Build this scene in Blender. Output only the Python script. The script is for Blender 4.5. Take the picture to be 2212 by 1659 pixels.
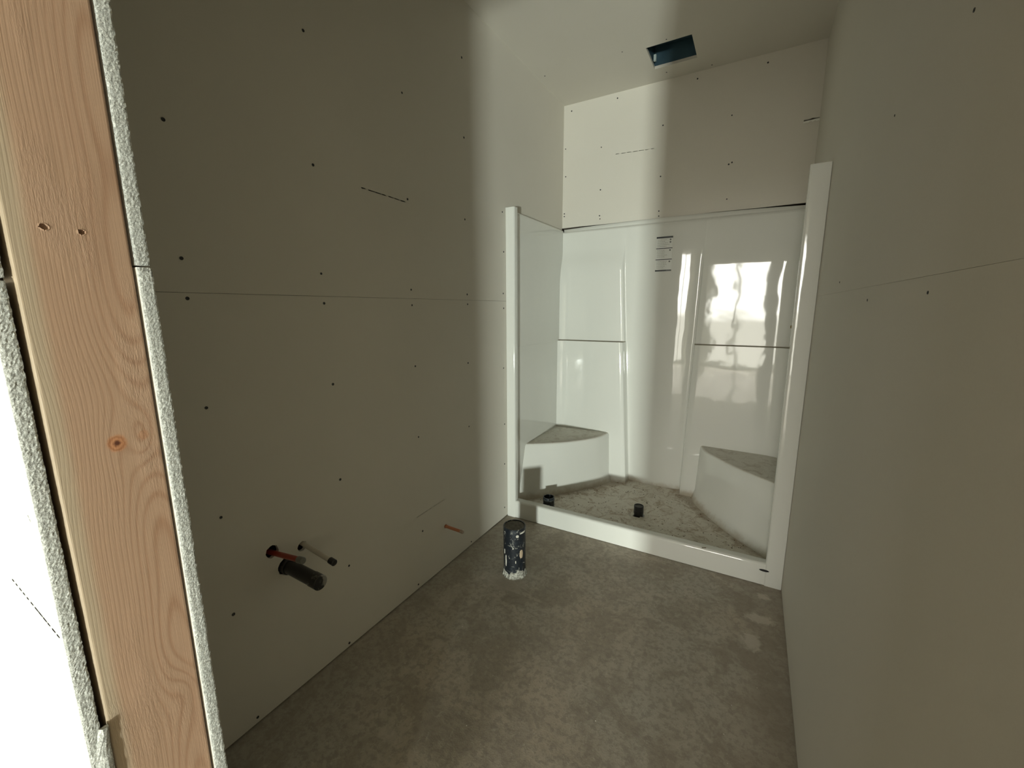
import bpy, bmesh, math, random
from mathutils import Vector, Matrix
from math import pi, sin, cos, sqrt

S = bpy.context.scene
for o in list(bpy.data.objects):
    bpy.data.objects.remove(o)
C = S.collection
random.seed(7)

# ------------------------------------------------------------------ camera
W, D, H, J = 1.524, 0.836, 2.757, 1.383     # room width, back wall, ceiling, drywall joint
XS = 0.712                                  # left jamb of the door opening
XR = 1.42                                   # right jamb
cam_d = bpy.data.cameras.new('camera')
cam = bpy.data.objects.new('camera', cam_d)
C.objects.link(cam)
r = Vector((0.86833003, 0.49596622, -0.00452514))
u = Vector((-0.08362765, 0.15539471, 0.9843063))
f = Vector((-0.48888586, 0.85432429, -0.17641038))
m = Matrix(((r.x, u.x, -f.x, 1.3018), (r.y, u.y, -f.y, -2.20596), (r.z, u.z, -f.z, 1.33683), (0, 0, 0, 1)))
cam.matrix_world = m
cam_d.sensor_fit = 'HORIZONTAL'
cam_d.sensor_width = 36
cam_d.lens = 36 * 904.63 / 2212
cam_d.clip_start = 0.01
S.camera = cam

# ------------------------------------------------------------------ light and exposure
S.view_settings.view_transform = 'Standard'
S.view_settings.look = 'None'
S.view_settings.gamma = 1
S.view_settings.use_curve_mapping = False
S.view_settings.exposure = 0.2
world = bpy.data.worlds.new('sky')
S.world = world
world.use_nodes = True
bg = world.node_tree.nodes['Background']
bg.inputs[0].default_value = (1.0, 0.985, 0.88, 1)
bg.inputs[1].default_value = 19.0
# bright overcast sky above the horizon, darker ground below it
_n, _l = world.node_tree.nodes, world.node_tree.links
_tc, _sp, _mr, _mx = (_n.new(k) for k in ('ShaderNodeTexCoord', 'ShaderNodeSeparateXYZ', 'ShaderNodeMapRange', 'ShaderNodeMix'))
_mx.data_type = 'RGBA'
_l.new(_tc.outputs['Generated'], _sp.inputs[0])
_l.new(_sp.outputs[2], _mr.inputs[0])
_mr.inputs[1].default_value, _mr.inputs[2].default_value = -0.03, 0.0
_l.new(_mr.outputs[0], _mx.inputs[0])
_mx.inputs[6].default_value = (0.42, 0.41, 0.35, 1)
_mx.inputs[7].default_value = (1.0, 0.99, 0.90, 1)
_l.new(_mx.outputs[2], bg.inputs[0])


def area(name, loc, target, sx, sy, power, color=(1, 1, 1), portal=False, spread=pi):
    l = bpy.data.lights.new(name, 'AREA')
    l.shape = 'RECTANGLE'
    l.size, l.size_y, l.energy, l.color = sx, sy, power, color
    l.spread = spread
    o = bpy.data.objects.new(name, l)
    C.objects.link(o)
    o.location = loc
    o.rotation_euler = (Vector(target) - Vector(loc)).to_track_quat('-Z', 'Y').to_euler()
    if portal:
        l.cycles.is_portal = True
    return o


# daylight through the big window of the outer room, and the low sunlit strip beyond it
WIN = (0.35, 1.6, 0.04, 2.6)
area('window_portal', ((WIN[0] + WIN[1]) / 2, -6.95, (WIN[2] + WIN[3]) / 2), ((WIN[0] + WIN[1]) / 2, 0, (WIN[2] + WIN[3]) / 2),
     WIN[1] - WIN[0], WIN[3] - WIN[2], 1, portal=True)
area('low_sunlight', (2.66, -6.8, 0.17), (0.9, 0.0, 0.6), 0.26, 0.22, 330, (0.92, 1.0, 0.93))

sun_d = bpy.data.lights.new('sun', 'SUN')
sun_d.energy = 11
sun_d.angle = math.radians(0.6)
sun_d.color = (1.0, 0.97, 0.88)
sun = bpy.data.objects.new('sun', sun_d)
C.objects.link(sun)
sun.rotation_euler = Vector((0.04, 1.0, -0.62)).to_track_quat('-Z', 'Y').to_euler()

# ------------------------------------------------------------------ helpers


def obj(name, bm, mat=None, parent=None, smooth=False, bevel=0, seg=2, kind=None):
    me = bpy.data.meshes.new(name)
    bm.to_mesh(me)
    bm.free()
    o = bpy.data.objects.new(name, me)
    C.objects.link(o)
    if mat:
        me.materials.append(mat)
    if parent:
        o.parent = parent
    if smooth:
        for p in me.polygons:
            p.use_smooth = True
    if bevel:
        b = o.modifiers.new('bevel', 'BEVEL')
        b.width = bevel
        b.segments = seg
        b.limit_method = 'ANGLE'
        b.harden_normals = False
    if kind:
        o['kind'] = kind
    return o


def thing(name, label, cat, loc=(0, 0, 0), rot=None, group=None):
    o = bpy.data.objects.new(name, None)
    o.empty_display_size = 0.05
    C.objects.link(o)
    o.location = loc
    if rot is not None:
        o.rotation_euler = rot
    tag(o, label, cat, group)
    return o


def tag(o, label, cat, group=None):
    o['label'] = label
    o['category'] = cat
    if group:
        o['group'] = group


def box(bm, x0, y0, z0, x1, y1, z1):
    v = [bm.verts.new(p) for p in ((x0, y0, z0), (x1, y0, z0), (x1, y1, z0), (x0, y1, z0),
                                   (x0, y0, z1), (x1, y0, z1), (x1, y1, z1), (x0, y1, z1))]
    for q in ((0, 3, 2, 1), (4, 5, 6, 7), (0, 1, 5, 4), (1, 2, 6, 5), (2, 3, 7, 6), (3, 0, 4, 7)):
        bm.faces.new([v[i] for i in q])


def bx(name, a, b, mat, parent=None, **k):
    bm = bmesh.new()
    box(bm, *a, *b)
    return obj(name, bm, mat, parent, **k)


def grid(bm, nu, nv, fn, flip=False):
    vs = [[bm.verts.new(fn(i, j)) for j in range(nv)] for i in range(nu)]
    for i in range(nu - 1):
        for j in range(nv - 1):
            q = [vs[i][j], vs[i + 1][j], vs[i + 1][j + 1], vs[i][j + 1]]
            if flip:
                q.reverse()
            bm.faces.new(q)
    return vs


def lathe(bm, prof, n=40, jit=None):
    """prof: list of (radius, z) about the local z axis"""
    rings = []
    for k, (rr, z) in enumerate(prof):
        if rr < 1e-6:
            rings.append([bm.verts.new((0, 0, z))])
        else:
            ring = []
            for i in range(n):
                a = 2 * pi * i / n
                r2, z2 = (rr, z) if jit is None else jit(k, i, rr, z)
                ring.append(bm.verts.new((r2 * cos(a), r2 * sin(a), z2)))
            rings.append(ring)
    for a, b in zip(rings, rings[1:]):
        for i in range(n):
            j = (i + 1) % n
            if len(a) == 1 and len(b) > 1:
                bm.faces.new((a[0], b[j], b[i]))
            elif len(b) == 1 and len(a) > 1:
                bm.faces.new((a[i], a[j], b[0]))
            elif len(a) > 1:
                bm.faces.new((a[i], a[j], b[j], b[i]))
    bmesh.ops.recalc_face_normals(bm, faces=bm.faces)


def sheet(name, outline, holes, thick, to3d, mat, parent, bevel=0.0):
    """flat board with real holes; outline and holes are 2D loops, to3d maps (a, b, depth) to a point"""
    bm = bmesh.new()
    edges = []
    for loop in [outline] + holes:
        vs = [bm.verts.new((a, b, 0)) for a, b in loop]
        edges += [bm.edges.new((vs[i], vs[(i + 1) % len(vs)])) for i in range(len(vs))]
    bmesh.ops.triangle_fill(bm, use_beauty=True, use_dissolve=False, edges=edges)
    faces = list(bm.faces)
    ret = bmesh.ops.extrude_face_region(bm, geom=faces)
    for v in [g for g in ret['geom'] if isinstance(g, bmesh.types.BMVert)]:
        v.co.z = thick
    for v in bm.verts:
        v.co = to3d(*v.co)
    bmesh.ops.recalc_face_normals(bm, faces=bm.faces)
    return obj(name, bm, mat, parent)


def rect(a0, b0, a1, b1):
    return [(a0, b0), (a1, b0), (a1, b1), (a0, b1)]


def ring(ca, cb, rr, n=20, jit=0.0, sy=1.0):
    out = []
    for i in range(n):
        k = 1 + random.uniform(-jit, jit)
        out.append((ca + rr * k * cos(2 * pi * i / n), cb + sy * rr * k * sin(2 * pi * i / n)))
    return out


# ------------------------------------------------------------------ materials
class NT:
    """small wrapper that writes node graphs as expressions"""

    def __init__(s, name, rough=0.7, spec=0.5):
        s.m = bpy.data.materials.new(name)
        s.m.use_nodes = True
        s.t = s.m.node_tree
        s.b = s.t.nodes['Principled BSDF']
        s.b.inputs['Roughness'].default_value = rough
        s.b.inputs['Specular IOR Level'].default_value = spec
        s.co = s.t.nodes.new('ShaderNodeTexCoord').outputs['Object']

    def link(s, a, b):
        if isinstance(a, bpy.types.NodeSocket):
            s.t.links.new(a, b)
        else:
            b.default_value = a

    def math(s, op, a, b=0.0, c=0.0):
        n = s.t.nodes.new('ShaderNodeMath')
        n.operation = op
        s.link(a, n.inputs[0])
        s.link(b, n.inputs[1])
        if len(n.inputs) > 2:
            s.link(c, n.inputs[2])
        return n.outputs[0]

    def add(s, a, b): return s.math('ADD', a, b)
    def sub(s, a, b): return s.math('SUBTRACT', a, b)
    def mul(s, a, b): return s.math('MULTIPLY', a, b)

    def xyz(s, v=None):
        n = s.t.nodes.new('ShaderNodeSeparateXYZ')
        s.link(v or s.co, n.inputs[0])
        return n.outputs

    def comb(s, x, y, z):
        n = s.t.nodes.new('ShaderNodeCombineXYZ')
        for i, a in enumerate((x, y, z)):
            s.link(a, n.inputs[i])
        return n.outputs[0]

    def map(s, scale=(1, 1, 1), v=None):
        n = s.t.nodes.new('ShaderNodeMapping')
        s.link(v or s.co, n.inputs[0])
        n.inputs['Scale'].default_value = scale
        return n.outputs[0]

    def noise(s, scale, detail=4, rough=0.55, v=None, dist=0.0):
        n = s.t.nodes.new('ShaderNodeTexNoise')
        s.link(v or s.co, n.inputs['Vector'])
        n.inputs['Scale'].default_value = scale
        n.inputs['Detail'].default_value = detail
        n.inputs['Roughness'].default_value = rough
        n.inputs['Distortion'].default_value = dist
        return n.outputs['Fac']

    def voro(s, scale, v=None, feature='F1'):
        n = s.t.nodes.new('ShaderNodeTexVoronoi')
        n.feature = feature
        s.link(v or s.co, n.inputs['Vector'])
        n.inputs['Scale'].default_value = scale
        return n.outputs['Distance']

    def ramp(s, f, stops):
        n = s.t.nodes.new('ShaderNodeValToRGB')
        s.link(f, n.inputs[0])
        e = n.color_ramp.elements
        while len(e) < len(stops):
            e.new(0.5)
        for i, (p, c) in enumerate(stops):
            e[i].position = p
            e[i].color = (*c, 1) if len(c) == 3 else c
        return n.outputs[0]

    def step(s, f, a, b):
        n = s.t.nodes.new('ShaderNodeMapRange')
        n.interpolation_type = 'SMOOTHSTEP'
        s.link(f, n.inputs[0])
        n.inputs[1].default_value = a
        n.inputs[2].default_value = b
        return n.outputs[0]

    def mix(s, f, a, b, mode='MIX'):
        n = s.t.nodes.new('ShaderNodeMix')
        n.data_type = 'RGBA'
        n.blend_type = mode
        s.link(f, n.inputs[0])
        for sock, v in ((n.inputs[6], a), (n.inputs[7], b)):
            if isinstance(v, tuple) and len(v) == 3:
                v = (*v, 1)
            s.link(v, sock)
        return n.outputs[2]

    def color(s, c):
        if isinstance(c, tuple) and len(c) == 3:
            c = (*c, 1)
        s.link(c, s.b.inputs['Base Color'])
        return s

    def rough(s, v):
        s.link(v, s.b.inputs['Roughness'])
        return s

    def bump(s, h, strength=0.3, dist=0.002):
        n = s.t.nodes.new('ShaderNodeBump')
        s.link(h, n.inputs['Height'])
        n.inputs['Strength'].default_value = strength
        n.inputs['Distance'].default_value = dist
        s.link(n.outputs[0], s.b.inputs['Normal'])
        return s


def plain(name, c, rough=0.6, spec=0.5, metal=0):
    n = NT(name, rough, spec)
    n.color(c)
    n.b.inputs['Metallic'].default_value = metal
    return n.m


def drywall_mat():
    n = NT('drywall_paper', 0.75, 0.35)
    a = n.noise(2.2, 5, 0.6)
    b = n.noise(260, 2, 0.6)
    c = n.mix(a, (0.615, 0.583, 0.510), (0.66, 0.627, 0.555))
    n.color(n.mix(n.mul(n.step(b, 0.35, 0.7), 0.10), c, (0.57, 0.52, 0.44)))
    n.bump(b, 0.06, 0.001)
    return n.m


def gypsum_mat():
    n = NT('gypsum_core', 0.95, 0.15)
    a = n.noise(900, 4, 0.75)
    b = n.noise(60, 4, 0.6)
    h = n.noise(480, 3, 0.7, v=n.map((1, 1, 0.6)))
    spots = n.step(n.add(n.mul(a, 0.65), n.mul(h, 0.45)), 0.44, 0.70)
    c = n.mix(spots, (0.26, 0.26, 0.235), (0.74, 0.75, 0.71))
    n.color(n.mix(n.mul(n.step(b, 0.45, 0.75), 0.4), c, (0.42, 0.43, 0.41)))
    n.bump(n.add(a, h), 0.55, 0.0013)
    return n.m


def concrete_mat():
    n = NT('concrete', 0.62, 0.35)
    big = n.noise(1.3, 4, 0.55, dist=0.4)
    mid = n.noise(6.5, 8, 0.68, dist=0.6)
    fine = n.noise(42, 6, 0.7)
    vf = n.noise(240, 3, 0.6)
    c = n.mix(n.step(big, 0.38, 0.62), (0.476, 0.416, 0.332), (0.457, 0.427, 0.359))
    c = n.mix(n.mul(n.step(mid, 0.44, 0.58), 0.72), c, (0.336, 0.293, 0.235))
    c = n.mix(n.mul(n.step(n.noise(3.1, 7, 0.7, dist=1.6), 0.52, 0.66), 0.55), c, (0.525, 0.469, 0.387))
    c = n.mix(n.mul(n.step(fine, 0.47, 0.58), 0.62), c, (0.301, 0.265, 0.217))
    c = n.mix(n.mul(n.step(n.noise(29, 7, 0.78, dist=1.0), 0.55, 0.64), 0.5), c, (0.565, 0.526, 0.441))
    # darker strip along the left wall and in the right corner, pale plaster smears
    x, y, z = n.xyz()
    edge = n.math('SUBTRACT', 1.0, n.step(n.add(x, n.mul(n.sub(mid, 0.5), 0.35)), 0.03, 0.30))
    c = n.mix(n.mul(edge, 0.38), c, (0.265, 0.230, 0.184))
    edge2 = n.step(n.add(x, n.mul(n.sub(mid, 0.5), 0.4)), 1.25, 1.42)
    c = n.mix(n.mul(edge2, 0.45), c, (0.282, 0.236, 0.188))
    for cx, cy, rx, ry, k in ((1.43, -0.27, .07, .035, .75), (1.40, -0.43, .035, .05, .7), (1.45, -.10, .03, .03, .8), (0.335, -0.60, .13, .10, .45),
                              (0.30, -1.07, .03, .03, .5), (0.16, -0.80, .05, .10, .35), (0.40, -1.43, .05, .03, .4)):
        d = n.math('SQRT', n.add(n.math('POWER', n.mul(n.sub(x, cx), 1 / rx), 2.0), n.math('POWER', n.mul(n.sub(y, cy), 1 / ry), 2.0)))
        d = n.add(d, n.mul(n.sub(n.noise(16, 6, 0.7, dist=1.5), 0.5), 2.6))
        c = n.mix(n.mul(n.math('SUBTRACT', 1.0, n.step(d, 0.5, 1.1)), k), c, (0.589, 0.539, 0.463))
    # the patch of darker mortar beside the toilet pipe
    for cx, cy, rx, ry in ((0.44, -0.68, .062, .040), (0.53, -0.60, .04, .03)):
        dx = n.math('ABSOLUTE', n.mul(n.sub(x, cx), 1 / rx))
        dy = n.math('ABSOLUTE', n.mul(n.sub(y, cy), 1 / ry))
        d = n.add(n.math('MAXIMUM', dx, dy), n.mul(n.sub(n.noise(25, 4, 0.6), 0.5), 0.9))
        c = n.mix(n.mul(n.math('SUBTRACT', 1.0, n.step(d, 0.85, 1.1)), 0.55), c, (0.301, 0.264, 0.212))
    n.color(c)
    n.rough(n.ramp(mid, [(0.3, (0.620, 0.588, 0.553)), (0.7, (0.75, 0.75, 0.75))]))
    n.bump(n.add(n.mul(fine, 0.7), n.mul(vf, 0.3)), 0.55, 0.002)
    return n.m


def gelcoat_mat(dirt=0.0, silt=False):
    n = NT('shower_gelcoat' if not dirt else 'dirty_gelcoat', 0.045, 0.62)
    base = (0.69, 0.69, 0.638)
    if silt:     # dust splashed up the lowest centimetres of the panels
        zz = n.xyz()[2]
        g = n.math('SUBTRACT', 1.0, n.step(n.sub(zz, n.mul(n.noise(9, 5, 0.65), 0.09)), 0.012, 0.060))
        base = n.mix(n.mul(g, 0.8), base, (0.40, 0.34, 0.25))
    n.color(base)
    n.bump(n.add(n.noise(2.6, 2, 0.5), n.mul(n.noise(9.0, 2, 0.5), 0.10)), 0.22, 0.02)
    if dirt:
        x, y, z = n.xyz()
        up = n.t.nodes.new('ShaderNodeNewGeometry').outputs['Normal']
        nz = n.xyz(up)[2]
        mask = n.step(nz, 0.55, 0.95)
        a = n.noise(13, 8, 0.72, dist=1.2)
        b = n.noise(70, 5, 0.7)
        c = n.mix(n.step(a, 0.46, 0.66), (0.60, 0.56, 0.47), (0.33, 0.25, 0.16))
        c = n.mix(n.mul(n.step(b, 0.52, 0.66), 0.5), c, (0.58, 0.54, 0.45))
        c = n.mix(n.mul(n.step(n.noise(24, 6, 0.8, dist=2.0), 0.60, 0.67), 0.8), c, (0.10, 0.075, 0.05))
        # brown silt gathered along the feet of the seats
        e1 = n.add(n.sub(y, 0.70), n.mul(n.math('ABSOLUTE', n.sub(x, 0.75)), 1.25))
        e1 = n.sub(n.add(e1, n.mul(n.sub(a, 0.5), 0.5)), 0.31)
        e2 = n.math('SUBTRACT', 1.0, n.step(n.math('ABSOLUTE', e1), 0.0, 0.13))
        c = n.mix(n.mul(e2, 0.55), c, (0.26, 0.185, 0.11))
        n.color(n.mix(n.mul(mask, dirt), base, c))
        n.rough(n.add(n.mul(mask, 0.6), 0.05))
    return n.m


def wood_mat():
    n = NT('fir_lumber', 0.55, 0.35)
    x, y, z = n.xyz()
    v = n.mul(y, 1.0)          # 0 at the outer edge, 0.089 at the inner edge
    wob = n.mul(n.sub(n.noise(1.0, 2, 0.4, v=n.map((2, 7, 0.9))), 0.5), 0.030)
    wob2 = n.mul(n.sub(n.noise(1.0, 2, 0.5, v=n.map((3, 40, 6.0))), 0.5), 0.0022)
    vv = n.add(n.add(v, wob), wob2)
    # knots push the grain aside
    knot_mask = None
    for ky, kz, kr, amp in ((0.0497, 1.195, 0.010, 0.013), (0.0735, 1.200, 0.008, -0.020), (0.078, 0.86, 0.012, -0.02)):
        dy = n.mul(n.sub(y, ky), 1 / kr)
        dz = n.mul(n.sub(z, kz), 1 / (kr * 2.3))
        d2 = n.add(n.math('POWER', n.math('ABSOLUTE', dy), 2.0), n.math('POWER', n.math('ABSOLUTE', dz), 2.0))
        g = n.math('POWER', 2.718, n.mul(d2, -0.35))
        vv = n.add(vv, n.mul(g, amp))
    # cathedral figure centred near the inner edge
    dist = n.sub(vv, 0.076)
    arch = n.math('SQRT', n.add(n.math('POWER', n.math('ABSOLUTE', dist), 2.0),
                                n.math('POWER', n.mul(n.sub(n.noise(0.9, 1, 0.4, v=n.map((0.1, 0.1, 3.2))), 0.33), 0.11), 2.0)))
    ph = n.add(n.mul(arch, 750.0), n.mul(n.mul(arch, arch), 10500.0))
    wave = n.math('SINE', ph)
    wave = n.add(n.mul(wave, 0.5), 0.5)
    late = n.math('POWER', wave, 3.0)
    fib = n.noise(1.0, 3, 0.6, v=n.map((900, 900, 14)))
    near = n.step(n.noise(1.0, 2, 0.5, v=n.map((5, 30, 1.5))), 0.2, 0.8)
    c = n.mix(n.mul(late, n.mul(n.add(0.22, n.mul(near, 0.50)), n.add(n.mul(n.step(y, 0.015, 0.07), 0.7), 0.35))), (0.375, 0.238, 0.155), (0.25, 0.125, 0.068))
    c = n.mix(n.mul(n.step(n.noise(1.0, 2, 0.5, v=n.map((4, 28, 2.0))), 0.45, 0.8), 0.5), c, (0.33, 0.19, 0.118))
    c = n.mix(n.mul(fib, 0.22), c, (0.41, 0.29, 0.195))
    # outside light catching the outer edge, painted in as a pale greyish strip
    pale = n.math('SUBTRACT', 1.0, n.step(n.add(y, n.mul(wob, 0.4)), 0.006, 0.019))
    c = n.mix(n.mul(pale, 0.55), c, (0.42, 0.37, 0.265))
    for ky, kz, kr in ((0.0497, 1.195, 0.0075), (0.0735, 1.1985, 0.0045)):
        d = n.math('SQRT', n.add(n.math('POWER', n.mul(n.sub(y, ky), 1 / kr), 2.0), n.math('POWER', n.mul(n.sub(z, kz), 0.9 / kr), 2.0)))
        d = n.add(d, n.mul(n.sub(n.noise(220, 3, 0.6), 0.5), 0.5))
        halo = n.math('SUBTRACT', 1.0, n.step(d, 0.8, 1.35))
        rings = n.add(n.mul(n.math('SINE', n.mul(d, 13.0)), 0.5), 0.5)
        kc = n.mix(rings, (0.30, 0.115, 0.045), (0.43, 0.19, 0.085))
        c = n.mix(n.mul(halo, 0.85 if kr > 0.006 else 0.4), c, kc)
        if kr > 0.006:
            c = n.mix(n.math('SUBTRACT', 1.0, n.step(d, 0.18, 0.48)), c, (0.09, 0.03, 0.015))
    n.color(c)
    torn = n.mul(n.step(n.noise(1.0, 2, 0.5, v=n.map((5, 18, 4.0))), 0.50, 0.68), n.noise(1.0, 5, 0.7, v=n.map((900, 520, 90))))
    n.bump(n.add(n.add(n.mul(late, -0.08), n.mul(fib, 0.22)), n.mul(torn, 1.5)), 0.5, 0.0014)
    return n.m


def abs_mat():
    n = NT('black_plastic', 0.38, 0.5)
    a = n.noise(38, 6, 0.75, dist=0.8)
    z = n.xyz()[2]
    c = n.mix(n.step(a, 0.565, 0.64), (0.010, 0.013, 0.017), (0.34, 0.33, 0.28))
    c = n.mix(n.mul(n.step(n.noise(14, 4, 0.6), 0.5, 0.7), 0.55), c, (0.035, 0.045, 0.055))
    n.color(c)
    n.rough(n.add(n.mul(n.step(a, 0.5, 0.66), 0.4), 0.35))
    n.bump(a, 0.35, 0.003)
    return n.m


M_DW = drywall_mat()
M_GY = gypsum_mat()
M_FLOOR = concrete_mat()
M_GEL = gelcoat_mat()
M_PAN = gelcoat_mat(0.92)
M_SEAT = gelcoat_mat(0.62, True)
M_GELS = gelcoat_mat(0, True)
M_WOOD = wood_mat()
M_ABS = abs_mat()
M_BLACK = plain('black_pvc_clean', (0.012, 0.012, 0.013), 0.35)
M_DARKCAV = plain('dark_framing', (0.10, 0.08, 0.06), 0.9, 0.1)
M_SCREW = plain('black_screw', (0.018, 0.018, 0.018), 0.45)
M_PENCIL = plain('pencil_grey', (0.42, 0.40, 0.35), 0.8, 0.2)
M_PENCIL2 = plain('faint_pencil', (0.17, 0.17, 0.155), 0.8, 0.2)
M_WHITE = plain('outer_wall_white', (0.80, 0.81, 0.77), 0.85, 0.2)

# ------------------------------------------------------------------ room structure


def struct(name, a, b, mat):
    o = bx(name, a, b, mat)
    o['kind'] = 'structure'
    return o


def sroot(name):
    o = bpy.data.objects.new(name, None)
    C.objects.link(o)
    o['kind'] = 'structure'
    return o


T = 0.0127
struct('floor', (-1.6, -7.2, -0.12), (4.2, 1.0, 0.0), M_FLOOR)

wl = sroot('wall_left')
bx('wall_framing', (-0.112, -1.989, 0.0), (-0.098, D + 0.03, H), M_DARKCAV, wl)
HR, HW, HA, HT = (-1.504, 0.551), (-1.402, 0.530), (-1.468, 0.486), (-0.632, 0.227)   # holes (y, z)
pipe_holes = [ring(HR[0] - 0.008, HR[1] + 0.010, 0.0215, 18, 0.08), ring(HW[0] - 0.007, HW[1] - 0.004, 0.0175, 18, 0.08), ring(HA[0], HA[1], 0.031, 24, 0.06),
              ring(HT[0], HT[1], 0.0115, 14, 0.05)]
left3d = lambda a, b, d: (-d, a, b)
sheet('drywall_sheet', rect(-1.989, 0.006, D, J - 0.0005), pipe_holes, T, left3d, M_DW, wl)
sheet('drywall_sheet', rect(-1.989, J + 0.0005, D, H), [], T, left3d, M_DW, wl)

wr = sroot('wall_right')
bx('wall_framing', (W + 0.098, -1.989, 0.0), (W + 0.112, D + 0.03, H), M_DARKCAV, wr)
right3d = lambda a, b, d: (W + d, a, b)
sheet('drywall_sheet', rect(-1.989, 0.006, D, J - 0.0002), [], T, right3d, M_DW, wr)
sheet('drywall_sheet', rect(-1.989, J + 0.0002, D, H), [], T, right3d, M_DW, wr)

wb = sroot('wall_back')
bx('wall_framing', (0.0, D + 0.098, 0.0), (W, D + 0.112, H), M_DARKCAV, wb)
tear = [(1.448, 2.358), (1.470, 2.357), (1.500, 2.360), (1.523, 2.362), (1.523, 2.371), (1.507, 2.371), (1.492, 2.374), (1.470, 2.369), (1.452, 2.370)]
sheet('drywall_sheet', [(0, 1.927)] + [(W * k / 12, 1.9275 + 0.0012 * sin(k * 1.7)) for k in range(1, 12)] + [(W, 1.928), (W, H), (0, H)],
      [tear[::-1]], T, lambda a, b, d: (a, D + d, b), M_DW, wb)
# torn paper curling out of the slot next to the right wall
bm = bmesh.new()
random.seed(3)
pr = [(-0.004, 0.0), (-0.0035, -0.004), (-0.002, -0.0075), (0.0, -0.010)]
xs = [1.449 + 0.0745 * k / 12 for k in range(13)]
jz = [random.uniform(0.6, 1.15) for _ in xs]
grid(bm, 13, 4, lambda i, j: (xs[i], D - 0.001 + pr[3 - j][0] * 1.3, 2.3610 + pr[j][1] * jz[i] * 1.25 + 0.0045 * (i / 12)))
tp = obj('torn_paper', bm, plain('paper_white', (0.88, 0.87, 0.80), 0.9, 0.1), wb)
sm = tp.modifiers.new('solid', 'SOLIDIFY')
sm.thickness = 0.0012

cl = sroot('ceiling')
VX0, VX1, VY0, VY1 = 0.655, 0.892, 0.436, 0.676
sheet('drywall_sheet', rect(0, -1.989, W, D), [rect(VX0, VY0, VX1, VY1)], T + 0.003, lambda a, b, d: (a, b, H + d), M_DW, cl)
bx('roof_deck', (-1.6, -7.2, H + 0.30), (4.2, 1.0, H + 0.34), M_DARKCAV, cl)
bx('outer_sheet', (-1.6, -7.1, H), (4.1, -2.107, H + 0.016), plain('raw_ceiling', (0.26, 0.22, 0.17), 0.9, 0.1), cl)

# door wall: framing, sheets, rough opening
wf = sroot('wall_front')
Y_IN, Y_INB, Y_EXB, Y_EX = -1.9865, -1.9995, -2.0954, -2.1075
ZH = 2.085


def cut_edge_sheet(name, x0, x1, y0, y1, z0, z1, edge_x_jit, parent, seed):
    """drywall sheet whose +x end is the rough cut gypsum edge, modelled with relief"""
    rnd = random.Random(seed)
    bm = bmesh.new()
    nz = max(60, int((z1 - z0) / 0.0021))
    ny = 9
    lo = [0.0] * nz
    a = 0.0
    for k in range(nz):
        a = a * 0.93 + rnd.uniform(-1, 1) * 0.00022
        lo[k] = a
    vs = {}
    for k in range(nz):
        z = z0 + (z1 - z0) * k / (nz - 1)
        endf = min(1, min(k, nz - 1 - k) / 2.0)
        for j in range(ny):
            t = j / (ny - 1)
            y = y0 + (y1 - y0) * t
            e = 1 - abs(2 * t - 1) ** 6
            x = x1 + lo[k] + e * rnd.uniform(-1.0, 0.35) * edge_x_jit - (1 - e) * (0.0006 + rnd.uniform(0, 0.0007)) - (1 - endf) * 0.0012
            jag = rnd.uniform(-0.00035, 0.0004) if j in (0, ny - 1) else rnd.uniform(-0.0002, 0.0002)
            vs[k, j] = bm.verts.new((x, y + jag, z))
        vs[k, 'a'] = bm.verts.new((x1 - 0.004, y0, z))
        vs[k, 'b'] = bm.verts.new((x1 - 0.004, y1, z))
    order = ['a'] + list(range(ny)) + ['b']
    gy = []
    for k in range(nz - 1):
        for p, q in zip(order, order[1:]):
            gy.append(bm.faces.new((vs[k, p], vs[k, q], vs[k + 1, q], vs[k + 1, p])))
    for k in (0, nz - 1):
        gy.append(bm.faces.new([vs[k, p] for p in order]))
    n0 = len(bm.faces)
    box(bm, x0, y0, z0, x1 - 0.004, y1, z1)
    for i, fc in enumerate(bm.faces):
        fc.material_index = 0 if i < n0 else 1
    bmesh.ops.recalc_face_normals(bm, faces=bm.faces)
    o = obj(name, bm, M_GY, parent)
    o.data.materials.append(M_DW if parent['side'] == 'in' or y1 > -2.05 else M_WHITE)
    return o


wf['side'] = 'x'
cut_edge_sheet('drywall_sheet', 0.0, 0.7125, Y_INB, Y_IN, J + 0.0025, H, 0.0004, wf, 1)
cut_edge_sheet('drywall_sheet', 0.0, 0.7165, Y_INB, Y_IN, 0.0, J + 0.0005, 0.0004, wf, 2)
cut_edge_sheet('drywall_sheet', -1.6, 0.7125, Y_EX, Y_EXB, J - 0.016, H, 0.0006, wf, 3)
cut_edge_sheet('drywall_sheet', -1.6, 0.7125, Y_EX, Y_EXB, 0.0, J - 0.019, 0.0006, wf, 4)
bx('drywall_sheet', (XR, Y_INB, 0), (W, Y_IN, H), M_DW, wf)
bx('drywall_sheet', (XR, Y_EX, 0), (4.1, Y_EXB, H), M_WHITE, wf)
bx('drywall_sheet', (0.7165, Y_INB, ZH), (XR, Y_IN, H), M_DW, wf)
bx('drywall_sheet', (0.7165, Y_EX, ZH), (XR, Y_EXB, H), M_WHITE, wf)
bx('header_beam', (XS + 0.0005, -2.0885, ZH + 0.002), (XR - 0.0005, -2.001, ZH + 0.14), M_WOOD, wf)
bx('jack_stud', (XR, -2.0885, 0), (XR + 0.038, -2.001, ZH + 0.14), M_WOOD, wf)
bx('wall_framing', (-0.1, -2.09, 0), (XS - 0.045, -2.06, H), M_DARKCAV, wf)

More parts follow.
